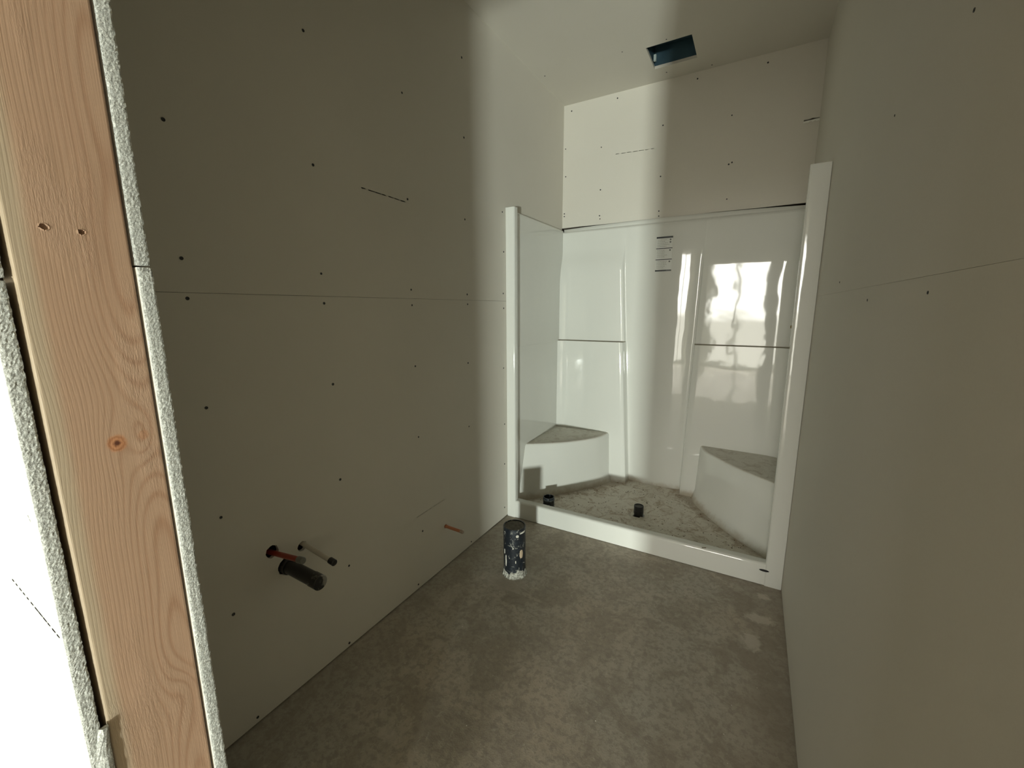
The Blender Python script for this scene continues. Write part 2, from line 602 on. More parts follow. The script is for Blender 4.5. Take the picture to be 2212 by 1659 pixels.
# outer room shell (seen only as reflections and as the source of daylight)
struct('wall_outer_left', (-1.7, -7.1, 0), (-1.6, -2.1, H + 0.3), plain('outer_wall_bare', (0.22, 0.20, 0.165), 0.9, 0.1))
struct('wall_outer_right', (4.1, -7.1, 0), (4.2, -2.1, H + 0.3), plain('outer_wall_raw', (0.40, 0.36, 0.29), 0.9, 0.1))
wo = sroot('wall_outer_far')
bx('wall_panel', (-1.6, -7.1, 0), (WIN[0], -7.0, H), M_WHITE, wo)
bx('wall_panel', (WIN[1], -7.1, 0), (4.1, -7.0, H), M_WHITE, wo)
bx('wall_panel', (WIN[0], -7.1, 0), (WIN[1], -7.0, WIN[2]), M_WHITE, wo)
bx('wall_panel', (WIN[0], -7.1, WIN[3]), (WIN[1], -7.0, H), M_WHITE, wo)
wn = sroot('window_1')
for xx in (WIN[0], 0.85, WIN[1] - 0.06):
    bx('window_frame', (xx, -7.08, WIN[2]), (xx + 0.06, -7.02, WIN[3]), M_WHITE, wn)
for zz in (WIN[2], WIN[3] - 0.06):
    bx('window_frame', (WIN[0], -7.08, zz), (WIN[1], -7.02, zz + 0.06), M_WHITE, wn)
# closing skins so no sky leaks into the cavities
struct('wall_skin_left', (-0.16, -2.05, 0), (-0.113, 0.97, H + 0.3), M_DARKCAV)
struct('wall_skin_right', (W + 0.113, -2.05, 0), (W + 0.16, 0.97, H + 0.3), M_DARKCAV)
struct('wall_skin_back', (-0.16, D + 0.114, 0), (W + 0.16, D + 0.16, H + 0.3), M_DARKCAV)

# ------------------------------------------------------------------ screws
def screw_mesh():
    bm = bmesh.new()
    lathe(bm, [(0.0048, 0.0), (0.0046, 0.0009), (0.0030, 0.0007), (0.0012, 0.0001), (0.0, 0.0)], 10)
    me = bpy.data.meshes.new('drywall_screw')
    bm.to_mesh(me)
    bm.free()
    me.materials.append(M_SCREW)
    return me


SCREW = screw_mesh()


def screws(parent, pts, axis, sc=1.0):
    for p in pts:
        o = bpy.data.objects.new('drywall_screw', SCREW)
        C.objects.link(o)
        o.parent = parent
        o.location = p
        o.rotation_euler = axis
        k = sc * random.uniform(0.85, 1.1)
        o.scale = (k, k, 1)


LS = [(-1.238, 2.198), (-1.651, 1.799), (-0.809, 2.192), (-1.242, 1.806), (-0.392, 2.16), (-0.805, 1.791), (-0.4, 1.78), (-1.653, 1.47), (-1.245, 1.459), (-1.652, 1.368), (-1.243, 1.359), (-0.808, 1.421), (-0.807, 1.355), (-0.395, 1.412), (-0.393, 1.362), (-0.034, 1.883), (-0.022, 1.665), (-0.031, 1.427), (-0.027, 1.341), (-1.643, 1.07), (-1.234, 1.072), (-0.804, 1.086), (-0.401, 1.055), (-1.236, 0.708), (-0.804, 0.756), (-0.406, 0.707), (-1.644, 0.742), (-1.646, 0.425), (-1.228, 0.346), (-1.255, 0.020), (-0.805, 0.285), (-0.851, 0.028), (-1.617, 0.025), (-0.41, 0.024), (-0.033, 0.982), (-0.027, 0.627), (-0.031, 0.366), (-0.035, 0.071), (-0.396, 2.506)]
screws(wl, [(0, y, z) for y, z in LS], (0, pi / 2, 0))
BS = [(0.879, 2.718), (1.249, 2.71), (0.689, 2.495), (1.085, 2.471), (1.106, 2.206), (1.089, 2.198), (0.286, 2.16), (0.692, 1.973), (0.285, 1.987), (0.289, 1.965), (0.015, 2.029), (0.015, 2.01), (0.693, 1.941), (1.094, 1.998), (0.385, 2.722), (0.058, 2.713), (0.283, 2.437), (0.691, 2.188), (0.021, 2.285), (0.017, 2.472)]
screws(wb, [(x, D, z) for x, z in BS], (pi / 2, 0, 0), 0.95)
screws(wr, [(W, y, z) for y, z in ((-1.343, 1.358), (-0.537, 1.414), (-0.952, 1.353), (-0.962, 1.735), (-1.34, 1.729))], (0, -pi / 2, 0), 0.6)
screws(cl, [(x, y, H) for x, y in ((0.532, 0.404), (0.05, 0.409), (0.768, 0.412), (0.711, 0.747), (0.959, 0.80))], (pi, 0, 0), 0.8)


def pencil(parent, a, b, w, nrm, n=7, seed=0, mat=None):
    """scuffed dashes of a pencil line"""
    rnd = random.Random(seed)
    a, b, nrm = Vector(a), Vector(b), Vector(nrm)
    d = (b - a).normalized()
    s = d.cross(nrm).normalized() * w / 2
    bm = bmesh.new()
    L = (b - a).length
    for k in range(n):
        t0, t1 = k / n, (k + rnd.uniform(0.5, 1.0)) / n
        p, q = a + d * L * t0, a + d * L * t1
        off = nrm * 0.0004
        vs = [bm.verts.new(v) for v in (p - s + off, q - s * .6 + off, q + s * .6 + off, p + s + off)]
        bm.faces.new(vs)
    bmesh.ops.solidify(bm, geom=bm.faces[:], thickness=0.0003)
    return obj('pencil_mark', bm, mat or M_PENCIL, parent)


pencil(wl, (0, -1.047, 1.781), (0, -0.812, 1.777), 0.004, (1, 0, 0), seed=1)
pencil(wl, (0, -0.841, 0.372), (0, -0.627, 0.376), 0.0025, (1, 0, 0), seed=2)
pencil(wb, (0.386, D, 2.375), (0.661, D, 2.365), 0.0035, (0, -1, 0), seed=3)
pencil(wf, (0.533, Y_EX, 1.011), (0.705, Y_EX, 1.0), 0.0024, (0, -1, 0), 12, seed=4, mat=M_PENCIL2)
pencil(wf, (0.681, Y_EX, 1.134), (0.688, Y_EX, 1.127), 0.0018, (0, -1, 0), 2, seed=5, mat=M_PENCIL2)

# ------------------------------------------------------------------ the exposed stud at the doorway
bm = bmesh.new()
yw, xw, zz0, zz1 = 0.0878, 0.038, 0.0, H
ny, nz = 24, 260
rnd = random.Random(5)
holes = ((0.0258, 1.4153, 0.0030, 0.0026), (0.0515, 1.4143, 0.0027, 0.0022))


def stud_face(i, j):
    y = yw * i / (ny - 1)
    z = zz0 + (zz1 - zz0) * j / (nz - 1)
    return (0, y, z)


# body with rounded long edges
prof = []
rb = 0.0028
for cx, cy, a0 in ((-xw + rb, rb, pi), (-rb, rb, 1.5 * pi), (-rb, yw - rb, 0), (-xw + rb, yw - rb, 0.5 * pi)):
    for k in range(5):
        a = a0 + k * pi / 8
        prof.append((cx + rb * cos(a), cy + rb * sin(a)))
st = thing('wall_stud', 'orange-brown bare wood stud with a knot, beside the doorway between two rough drywall edges', 'stud',
           (XS, -2.0898, 0))
# front face with two real nail dents cut by relief: split body into rows, refine near the dents
zs = [0.0, 0.6, 1.0, 1.30, 1.38] + [1.40 + 0.0008 * k for k in range(40)] + [1.44, 1.7, H]
# dense strip for the front face
ys_dense = [rb + (yw - 2 * rb) * k / 100 for k in range(101)]
bmv = []
for z in zs:
    row = []
    for (px, py) in prof[:10]:
        row.append(bm.verts.new((px, py, z)))
    for yy in ys_dense[1:-1]:
        x = 0.0
        for hy, hz, ra, rz in holes:
            dd = ((yy - hy) / ra) ** 2 + ((z - hz) / rz) ** 2 + 0.25 * sin(yy * 4000) * sin(z * 3000)
            if dd < 1.0:
                x -= 0.0042 * (1 - dd) ** 0.35
            elif dd < 2.2:
                x += 0.0005 * (2.2 - dd)
        row.append(bm.verts.new((x, yy, z)))
    for (px, py) in prof[10:]:
        row.append(bm.verts.new((px, py, z)))
    bmv.append(row)
for a, b in zip(bmv, bmv[1:]):
    for i in range(len(a)):
        j = (i + 1) % len(a)
        bm.faces.new((a[i], a[j], b[j], b[i]))
bm.faces.new(bmv[0][::-1])
bm.faces.new(bmv[-1])
bmesh.ops.recalc_face_normals(bm, faces=bm.faces)
obj('lumber', bm, M_WOOD, st, smooth=False)

# chipped lump of drywall hanging at the foot of the outer sheet edge
bm = bmesh.new()
rnd = random.Random(11)
nzk, nyk = 44, 7
def chunk(i, j):
    z = 0.60 + 0.283 * i / (nzk - 1)
    wdt = 0.0085 * min(1, (0.883 - z) / 0.03 + 0.05)
    t = j / (nyk - 1)
    return (XS + 0.0005 + 0.0016 * sin(pi * t) + rnd.uniform(-.0005, .0006), Y_EXB + 0.0022 - wdt * (1 - t) + rnd.uniform(-.0003, .0003), z)
grid(bm, nzk, nyk, chunk)
cp = obj('broken_gypsum', bm, M_GY, wf)
sm = cp.modifiers.new('solid', 'SOLIDIFY')
sm.thickness = 0.004
sm.offset = -1

# ------------------------------------------------------------------ shower stall
sh = thing('shower_stall', 'glossy white shower stall with corner seats and dirty pan at the room end', 'shower')
XL_, XR_ = 0.020, 1.504
ss = lambda a, b, x: (lambda t: t * t * (3 - 2 * t))(max(0.0, min(1.0, (x - a) / (b - a))))
xl = lambda z: 0.582 - 0.062 * min(z, 1.6)
xr = lambda z: 0.944 + 0.029 * z


def prot(z):
    """how far the side sections stand in front of the centre panel (lower block, tapering upper panel)"""
    if z < 1.1002:
        return 0.056
    if z < 1.106:
        return 0.056 - 0.036 * (z - 1.1) / 0.006
    return 0.020 * (1 - ss(1.62, 1.76, z))


YB = 0.806
zs = [0.03 + (1.098 - 0.03) * k / 26 for k in range(27)] + [1.0995, 1.1000, 1.1030, 1.1060, 1.1066] + [1.11 + (1.885 - 1.11) * k / 30 for k in range(31)]
NA, NT_, NC = 26, 7, 30
TW = 0.014


def chamf(d, z):
    """slanted strip along the inside corner with a soft inner crease"""
    w, h, q = 0.062, 0.026, 0.010
    k = 1 - ss(1.50, 1.72, z)
    e = (w - d) / w * h
    return k * (e + sqrt(e * e + q * q * 0.12)) * 0.5


def back_row(z):
    row = []
    pz = prot(z)
    led = 1.0
    x0, x1, x2, x3 = XL_, xl(z) - TW / 2, xr(z) + TW / 2, XR_
    fil = 0.075 * (1 - ss(1.45, 1.72, z)) + 0.008
    for i in range(NA):
        t = i / (NA - 1)
        x = x0 + (x1 - x0) * (t ** 1.6)
        row.append((x, YB - pz - chamf(x - x0, z) - 0.007 * sin(pi * i / (NA - 1)) * (1 - ss(1.5, 1.74, z))))
    for i in range(1, NT_):
        t = i / NT_
        row.append((x1 + TW * t, YB - pz + (pz + 0.004) * ss(0, 1, t) - 0.0))
    for i in range(NC + 1):
        t = i / NC * 2 - 1
        x = x1 + TW + (x2 - TW - x1 - TW) * (t + 1) / 2
        bulge = 0.016 * (1 - abs(t) ** 3) * (1 - ss(1.72, 1.87, z) * 0.7)
        row.append((x, YB + 0.004 - bulge))
    for i in range(1, NT_):
        t = i / NT_
        row.append((x2 - TW + TW * t, YB + 0.004 - (pz + 0.004) * ss(0, 1, t)))
    for i in range(NA):
        t = 1 - i / (NA - 1)
        x = x3 - (x3 - x2) * (t ** 1.6)
        row.append((x, YB - pz - chamf(x3 - x, z)))
    return row


bm = bmesh.new()
rows = [back_row(z) for z in zs]
grid(bm, len(rows[0]), len(zs), lambda i, j: (rows[j][i][0], rows[j][i][1], zs[j]))
bp = obj('back_panel', bm, M_GELS, sh, smooth=True)
for e in bp.data.edges:
    a, b = (bp.data.vertices[k].co.z for k in e.vertices)
    if abs(a - b) < 1e-5 and 1.0994 < a < 1.1068:
        e.use_edge_sharp = True
bp.data.materials.append(plain('ledge_dust', (0.34, 0.31, 0.24), 0.8, 0.2))
for p in bp.data.polygons:
    zc = [bp.data.vertices[k].co.z for k in p.vertices]
    yc = [bp.data.vertices[k].co.y for k in p.vertices]
    if 1.0998 < min(zc) and max(zc) < 1.1062 and max(yc) - min(yc) > 0.01:
        p.material_index = 1
# rolled flange along the top of the back panel, bowed up in the middle
bm = bmesh.new()
fl = [(YB - 0.004, -0.006), (YB - 0.001, 0.003), (YB + 0.004, 0.006), (YB + 0.016, 0.007), (YB + 0.020, 0.010), (YB + 0.0205, 0.030), (YB + 0.023, 0.0305)]
nx = 60
grid(bm, nx, len(fl), lambda i, j: (XL_ + (XR_ - XL_) * i / (nx - 1), fl[j][0],
                                    1.886 + fl[j][1] + (-0.003 if j > 3 else 0) + (0.0135 * (1 - abs(2 * i / (nx - 1) - 1.0) ** 2.2) if j > 3 else 0)))
obj('top_flange', bm, M_GEL, sh, smooth=True)

# side panels (slightly thicker below the shelf line), rolled at the top
for nm, xs_, sg in (('side_panel', XL_, 1), ('side_panel', XR_, -1)):
    bm = bmesh.new()
    zz = [0.03, 0.4, 0.8, 1.096, 1.100, 1.104, 1.3, 1.6, 1.88, 1.895, 1.904, 1.907, 1.907]
    off = [0.003, 0.003, 0.003, 0.003, 0.0015, 0, 0, 0, 0, 0, -0.002, -0.008, -0.019]
    ya = [0.030 + (0.812 - 0.030) * k / 24 for k in range(25)]
    grid(bm, 25, len(zz), lambda i, j: (xs_ + sg * off[j], ya[i], zz[j]), flip=(sg < 0))
    obj(nm, bm, M_GEL, sh, smooth=True)

# front flange: two jambs, rounded
def rbox(name, a, b, mat, parent, rr, seg=4):
    o = bx(name, a, b, mat, parent, bevel=rr, seg=seg)
    for p in o.data.polygons:
        p.use_smooth = True
    return o


def rounded_prism(name, prof2d, z0, z1, mat, parent, axis='z', caps=True):
    bm = bmesh.new()
    mk = (lambda p, z: (p[0], p[1], z)) if axis == 'z' else (lambda p, z: (z, p[0], p[1]))
    a = [bm.verts.new(mk(p, z0)) for p in prof2d]
    b = [bm.verts.new(mk(p, z1)) for p in prof2d]
    n = len(a)
    for i in range(n):
        j = (i + 1) % n
        bm.faces.new((a[i], a[j], b[j], b[i]))
    if caps:
        bm.faces.new(a[::-1])
        bm.faces.new(b)
    bmesh.ops.recalc_face_normals(bm, faces=bm.faces)
    o = obj(name, bm, mat, parent, smooth=True)
    es = o.modifiers.new('split', 'EDGE_SPLIT')
    es.split_angle = math.radians(40)
    return o


def rrect(x0, y0, x1, y1, radii, n=6):
    """radii for corners (x0y0, x1y0, x1y1, x0y1)"""
    pts = []
    for (cx, cy, sx, sy, a0), rr in zip(((x0, y0, 1, 1, pi), (x1, y0, -1, 1, 1.5 * pi), (x1, y1, -1, -1, 0), (x0, y1, 1, -1, 0.5 * pi)), radii):
        for k in range(n + 1):
            a = a0 + k * pi / 2 / n
            pts.append((cx + sx * rr + rr * cos(a), cy + sy * rr + rr * sin(a)))
    return pts


rounded_prism('front_jamb', rrect(0.0005, 0.0, 0.060, 0.045, (0.003, 0.010, 0.012, 0.002)), 0.0, 1.913, M_GEL, sh)
rounded_prism('front_jamb', rrect(1.450, 0.0, 1.5235, 0.045, (0.010, 0.003, 0.002, 0.012)), 0.0, 1.913, M_GEL, sh)

# curb
cb = rounded_prism('curb', rrect(0.0, 0.002, 0.055, 0.115, (0.002, 0.002, 0.010, 0.014)), 0.058, 1.452, M_GEL, sh, axis='x')
cb.data.materials.clear()
cb.data.materials.append(M_GEL)
# overflow slot in the curb, lower right
bm = bmesh.new()
bmesh.ops.create_circle(bm, cap_ends=True, segments=24, radius=1)
bmesh.ops.scale(bm, vec=(0.021, 0.0058, 1), verts=bm.verts)
bmesh.ops.rotate(bm, cent=(0, 0, 0), matrix=Matrix.Rotation(pi / 2, 3, 'X'), verts=bm.verts)
bmesh.ops.solidify(bm, geom=bm.faces[:], thickness=0.001)
bmesh.ops.translate(bm, vec=(1.4465, -0.0006, 0.0795), verts=bm.verts)
obj('curb_slot', bm, M_BLACK, sh)

# pan with a fall to the drain
DX, DY = 0.768, 0.335
def pan(i, j):
    x = 0.018 + (1.506 - 0.018) * i / 70
    y = 0.050 + (0.812 - 0.050) * j / 40
    d = sqrt((x - DX) ** 2 + (y - DY) ** 2)
    z = 0.046 + 0.016 * min(1, d / 0.7)
    z += 0.03 * (1 - ss(0, 0.03, y - 0.050))
    z += 0.012 * ss(0.74, 0.80, y)
    return (x, y, z)
bm = bmesh.new()
vv = grid(bm, 71, 41, pan)
# open the drain
kill = [fc for fc in bm.faces if sqrt((fc.calc_center_median().x - DX) ** 2 + (fc.calc_center_median().y - DY) ** 2) < 0.036]
bmesh.ops.delete(bm, geom=kill, context='FACES')
obj('shower_pan', bm, M_PAN, sh, smooth=True)
bm = bmesh.new()
lathe(bm, [(0.064, -0.0015), (0.060, 0.0022), (0.052, 0.0018), (0.044, -0.0035), (0.036, -0.011), (0.033, -0.020), (0.0, -0.020)], 40)
dr = obj('drain_recess', bm, M_PAN, sh, smooth=True)
dr.location = (DX, DY, 0.0465)

# corner seats
def bez(pts, n):
    """catmull-rom through pts"""
    out = []
    P = [Vector(p) for p in pts]
    P = [P[0] * 2 - P[1]] + P + [P[-1] * 2 - P[-2]]
    segs = len(P) - 3
    for k in range(n):
        t = k / (n - 1) * segs
        i = min(int(t), segs - 1)
        t -= i
        a, b, c, d = P[i:i + 4]
        out.append(0.5 * ((2 * b) + (-a + c) * t + (2 * a - 5 * b + 4 * c - d) * t * t + (-a + 3 * b - 3 * c + d) * t ** 3))
    return out


def seat(top_pts, base_pts, corner, z_top):
    n = 30
    tp_, bs_ = bez(top_pts, n), bez(base_pts, n)
    bm = bmesh.new()
    zb = 0.050
    rows_ = []
    zf = [zb, zb + 0.006, zb + 0.02, 0.12, 0.20, 0.28, 0.36, z_top - 0.016]
    for z in zf:
        t = (z - zb) / (z_top - zb)
        flare = 0.02 * (1 - ss(0, 0.05, z - zb))
        row = []
        for k in range(n):
            p = bs_[k].lerp(tp_[k], t)
            c = Vector(corner)
            p = p + (p - c).normalized() * flare
            row.append((p.x, p.y, z))
        rows_.append(row)
    for k2 in range(1, 7):
        a = k2 / 6 * pi / 2
        row = []
        for k in range(n):
            c = Vector(corner)
            d = (tp_[k] - c).normalized()
            p = tp_[k] - d * 0.016 * (1 - cos(a))
            row.append((p.x, p.y, z_top - 0.016 + 0.016 * sin(a)))
        rows_.append(row)
    last = rows_[-1]
    for t in (0.25, 0.5, 0.75, 0.97):
        rows_.append([(q[0] + (corner[0] - q[0]) * t, q[1] + (corner[1] - q[1]) * t, z_top - 0.004 * t) for q in last])
    grid(bm, n, len(rows_), lambda i, j: rows_[j][i])
    bmesh.ops.recalc_face_normals(bm, faces=bm.faces)
    o = obj('corner_seat', bm, M_SEAT, sh, smooth=True)
    return o


yb = YB - 0.056
s1 = seat([(0.018, 0.205), (0.10, 0.262), (0.235, 0.370), (0.345, 0.500), (0.412, 0.620), (0.442, yb + 0.02)],
          [(0.018, 0.095), (0.105, 0.215), (0.235, 0.390), (0.350, 0.555), (0.425, 0.680), (0.462, yb + 0.03)], (0.010, yb + 0.02), 0.432)
s2 = seat([(1.506, 0.235), (1.42, 0.300), (1.290, 0.410), (1.180, 0.535), (1.095, 0.650), (1.055, yb + 0.02)],
          [(1.506, 0.095), (1.42, 0.205), (1.265, 0.375), (1.140, 0.555), (1.070, 0.670), (1.036, yb + 0.03)], (1.514, yb + 0.02), 0.432)

# capped valve hole and stub in the right side panel
va = thing('valve_stub', 'small brass stub poking through the right side panel of the shower at chest height', 'pipe', (XR_ , 0.60, 1.232), (0, -pi / 2, 0))
bm = bmesh.new()
lathe(bm, [(0.0, 0.0), (0.022, 0.0002), (0.022, 0.0022), (0.012, 0.003), (0.012, 0.0026), (0.0, 0.0026)], 18)
obj('escutcheon', bm, plain('tarnished_steel', (0.16, 0.15, 0.12), 0.4, metal=0.6), va, smooth=False)
bm = bmesh.new()
lathe(bm, [(0.0, 0.002), (0.008, 0.002), (0.008, 0.022), (0.006, 0.024), (0.0, 0.024)], 16)
obj('stub', bm, plain('brass_dull', (0.30, 0.24, 0.13), 0.45, metal=0.7), va)

# ------------------------------------------------------------------ instruction label on the back panel
lb_y = YB + 0.004 - 0.0160 - 0.0006
lab = thing('instruction_label', 'tall narrow instruction sticker with black bars on the back panel of the shower', 'sticker', (0.748, lb_y, 1.69))
M_PAPER = plain('sticker_paper', (0.66, 0.665, 0.62), 0.35)
M_INK = plain('sticker_ink', (0.02, 0.025, 0.025), 0.4)
M_INK2 = plain('sticker_text', (0.33, 0.33, 0.30), 0.5)
bx('label_sheet', (-0.0505, 0.0, -0.113), (0.0505, 0.0008, 0.112), M_PAPER, lab)
for z0, z1, m_ in ((0.100, 0.111, M_INK), (0.0335, 0.0385, M_INK), (-0.0375, -0.0325, M_INK)):
    bx('printed_bar', (-0.0515, -0.0004, z0), (0.0515, 0.0001, z1), m_, lab)
bx('printed_bar', (-0.0515, -0.0004, -0.111), (0.018, 0.0001, -0.101), M_INK, lab)
bx('printed_bar', (0.018, -0.0004, -0.111), (0.0515, 0.0001, -0.101), plain('sticker_grey', (0.08, 0.09, 0.085), 0.4), lab)
rnd = random.Random(9)
bm = bmesh.new()
for z0, n in ((0.092, 5), (0.026, 5), (-0.045, 5)):
    for k in range(n):
        z = z0 - k * 0.0105
        x = -0.044
        end = rnd.uniform(0.0, 0.022) if k < 2 else rnd.uniform(0.0, 0.042)
        while x < end:
            w = rnd.uniform(0.004, 0.012)
            box(bm, x, -0.0003, z - 0.0028, min(x + w, end + .002), 0.0001, z)
            x += w + 0.0022
obj('printed_text', bm, M_INK2, lab, kind='stuff')
for px, pz, rr in ((0.037, 0.090, 0.0055), (0.037, 0.074, 0.0055), (0.037, 0.023, 0.0055), (0.037, -0.049, 0.0055)):
    bm = bmesh.new()
    bmesh.ops.create_circle(bm, cap_ends=True, segments=12, radius=rr)
    bmesh.ops.rotate(bm, cent=(0, 0, 0), matrix=Matrix.Rotation(pi / 2, 3, 'X'), verts=bm.verts)
    bmesh.ops.solidify(bm, geom=bm.faces[:], thickness=0.0003)
    bmesh.ops.translate(bm, vec=(px, -0.0004, pz), verts=bm.verts)
    obj('printed_symbol', bm, plain('sticker_symbol', (0.12, 0.12, 0.11), 0.5), lab)

# ------------------------------------------------------------------ pipes
# big black toilet waste pipe with a crumbling mortar collar
tp_ = thing('toilet_waste_pipe', 'wide black plaster-splashed waste pipe standing on the floor before the shower', 'pipe', (0.338, -0.503, 0))
bm = bmesh.new()
R0 = 0.0565
lathe(bm, [(R0, -0.01), (R0, 0.05), (R0, 0.12), (R0, 0.20), (R0, 0.262), (R0 - 0.001, 0.2635), (R0 - 0.006, 0.2635), (R0 - 0.007, 0.262), (R0 - 0.007, 0.2590)], 56)
obj('pipe_wall', bm, M_ABS, tp_, smooth=False, bevel=0)
bm = bmesh.new()
lathe(bm, [(R0 - 0.0068, 0.2595), (0.040, 0.2610), (0.012, 0.2600), (0.0, 0.2602)], 40)
n = NT('dusty_cap', 0.8, 0.2)
n.color(n.mix(n.step(n.noise(60, 5, 0.7), 0.35, 0.65), (0.10, 0.095, 0.08), (0.17, 0.155, 0.125)))
obj('test_cap', bm, n.m, tp_, smooth=True)
rnd = random.Random(21)
hj = [rnd.uniform(0.0, 1.0) for _ in range(48)]
hj = [(hj[i] + hj[(i + 1) % 48]) / 2 for i in range(48)]
def cj(k, i, rr, z):
    if k in (2, 3):
        return (R0 + (0.0012 if k == 2 else 0.0004), 0.012 + 0.034 * hj[i] + (0.002 if k == 3 else 0))
    return (rr + rnd.uniform(-0.003, 0.004) if k < 2 else rr, z)
bm = bmesh.new()
lathe(bm, [(R0 + 0.010, -0.002), (R0 + 0.0035, 0.003), (R0 + 0.003, 0.03), (R0 + 0.0006, 0.034)], 48, cj)
n = NT('mortar', 0.9, 0.1)
n.color(n.mix(n.step(n.noise(90, 5, 0.7), 0.4, 0.6), (0.20, 0.19, 0.16), (0.46, 0.45, 0.39)))
n.bump(n.noise(160, 4, 0.6), 0.6, 0.003)
obj('mortar_collar', bm, n.m, tp_)
# plaster splashes and tape scraps stuck to the pipe
M_SPL = plain('plaster_splash', (0.60, 0.57, 0.49), 0.9, 0.1)
M_TAN = plain('tan_tape', (0.46, 0.36, 0.25), 0.8, 0.2)
def patch(parent, R, a0, a1, z0, z1, mat, name, seed, rise=0.0009, tilt=0.0):
    rd = random.Random(seed)
    bm = bmesh.new()
    na, nzp = 9, 7
    def fn(i, j):
        s, t = i / (na - 1), j / (nzp - 1)
        k = 1 - 0.5 * abs(2 * t - 1) ** 2
        a = (a0 + a1) / 2 + (a1 - a0) * (s - 0.5) * k * rd.uniform(0.8, 1.1) + tilt * (t - .5)
        edge = i in (0, na - 1) or j in (0, nzp - 1)
        rr = R + (-0.0006 if edge else rise)
        return (rr * cos(a), rr * sin(a), z0 + (z1 - z0) * t + rd.uniform(-.15, .15) * (z1 - z0) / nzp)
    grid(bm, na, nzp, fn)
    bmesh.ops.recalc_face_normals(bm, faces=bm.faces)
    return obj(name, bm, mat, parent, smooth=True)
# viewing direction from the pipe to the camera is about -60 degrees
va_ = math.radians(-60.5)
patch(tp_, R0, va_ + 0.45, va_ + 1.25, 0.238, 0.249, M_SPL, 'plaster_splash', 1, tilt=0.2)
patch(tp_, R0, va_ + 0.10, va_ + 0.42, 0.222, 0.238, M_SPL, 'plaster_splash', 2)
patch(tp_, R0, va_ + 0.42, va_ + 0.85, 0.105, 0.155, M_TAN, 'tape_scrap', 3)
patch(tp_, R0, va_ - 0.95, va_ - 0.78, 0.055, 0.125, M_SPL, 'plaster_splash', 4)
patch(tp_, R0, va_ - 1.15, va_ - 1.0, 0.12, 0.15, M_SPL, 'plaster_splash', 5)
patch(tp_, R0, va_ + 0.05, va_ + 0.14, 0.083, 0.10, M_SPL, 'plaster_splash', 6)
patch(tp_, R0, va_ - 0.20, va_ - 0.08, 0.160, 0.17, M_SPL, 'plaster_splash', 7)

# short drain stub in the pan
ds = thing('drain_stub', 'short round black pipe stub standing in the drain at the middle of the shower pan', 'pipe', (DX, DY, 0.0245))
bm = bmesh.new()
lathe(bm, [(0.027, 0.0), (0.027, 0.034), (0.030, 0.035), (0.0305, 0.054), (0.0285, 0.056), (0.0295, 0.058), (0.0295, 0.084), (0.0285, 0.0855), (0.025, 0.0855), (0.0245, 0.080)], 36)
obj('pipe_wall', bm, M_BLACK, ds, smooth=False)
bm = bmesh.new()
lathe(bm, [(0.0247, 0.0810), (0.0, 0.0810)], 30)
obj('dust_plug', bm, plain('dusty_black', (0.07, 0.07, 0.06), 0.8), ds)

# loose split coupling just behind the curb
cpg = thing('pipe_coupling', 'short split black pipe coupling left in the shower pan just behind the curb at left', 'pipe fitting', (0.235, 0.135, 0.0585), (0, 0, math.radians(-62)))
bm = bmesh.new()
def shell(i, j):
    a = 0.06 + (2 * pi - 0.12) * i / 40
    pr_ = [(0.0355, 0.0), (0.0365, 0.002), (0.0365, 0.070), (0.0355, 0.072), (0.0320, 0.072), (0.0315, 0.070), (0.0315, 0.002), (0.0320, 0.0), (0.0355, 0.0)]
    return (pr_[j][0] * cos(a), pr_[j][0] * sin(a), pr_[j][1])
vg = grid(bm, 41, 9, shell)
for e in (0, 40):
    bm.faces.new(vg[e][:8] if e else vg[e][:8][::-1])
bmesh.ops.recalc_face_normals(bm, faces=bm.faces)
obj('coupling_shell', bm, M_ABS, cpg)
for z in (0.010, 0.048):
    bm = bmesh.new()
    lathe(bm, [(0.0367, z), (0.0377, z + 0.001), (0.0377, z + 0.009), (0.0367, z + 0.010)], 36)
    obj('clamp_band', bm, plain('dull_steel', (0.10, 0.11, 0.11), 0.35, metal=0.5), cpg)


# horizontal stubs coming out of the left wall
def hpipe(name, label, hole, direction, segs, cat='pipe'):
    """segs: (part name, material, profile) built along the pipe axis"""
    t = thing(name, label, cat, (0.0, hole[0], hole[1]))
    t.rotation_euler = Vector(direction).to_track_quat('Z', 'Y').to_euler()
    for nm, mt, pf in segs:
        bm = bmesh.new()
        lathe(bm, pf, 32)
        obj(nm, bm, mt, t, smooth=False)
    return t


def tube(R, a, b, w=0.002, e=0.001):
    return [(R - w, a), (R, a), (R, b - e), (R - e, b), (R - w, b), (R - w, b - 0.004)]


def capped(R, a, b, e=0.0015):
    return [(R - 0.003, a), (R, a + 0.0005), (R, b - e), (R - e, b), (0.004, b + 0.0006), (0.0, b + 0.0006)]


M_RED = plain('red_pex', (0.30, 0.032, 0.012), 0.35)
M_PEXW = plain('white_pex', (0.62, 0.57, 0.47), 0.35)
M_OR = plain('orange_pex', (0.50, 0.20, 0.10), 0.35)
M_RINGM = plain('crimp_ring', (0.22, 0.22, 0.20), 0.3, metal=0.8)
hpipe('hot_water_stub', 'red water pipe stub with grey end cap sticking out of the left wall', HR, (0.166, -0.008, 0.030),
      [('tube', M_RED, tube(0.0085, -0.08, 0.150)), ('end_cap', M_RINGM, capped(0.0105, 0.142, 0.168))])
hpipe('cold_water_stub', 'white water pipe stub with a black end cap sticking out of the left wall', HW, (0.17, -0.008, -0.013),
      [('tube', M_PEXW, tube(0.0085, -0.08, 0.155)), ('end_cap', M_BLACK, capped(0.0108, 0.148, 0.172))])
M_ABSH = NT('scuffed_black_plastic', 0.4, 0.5)
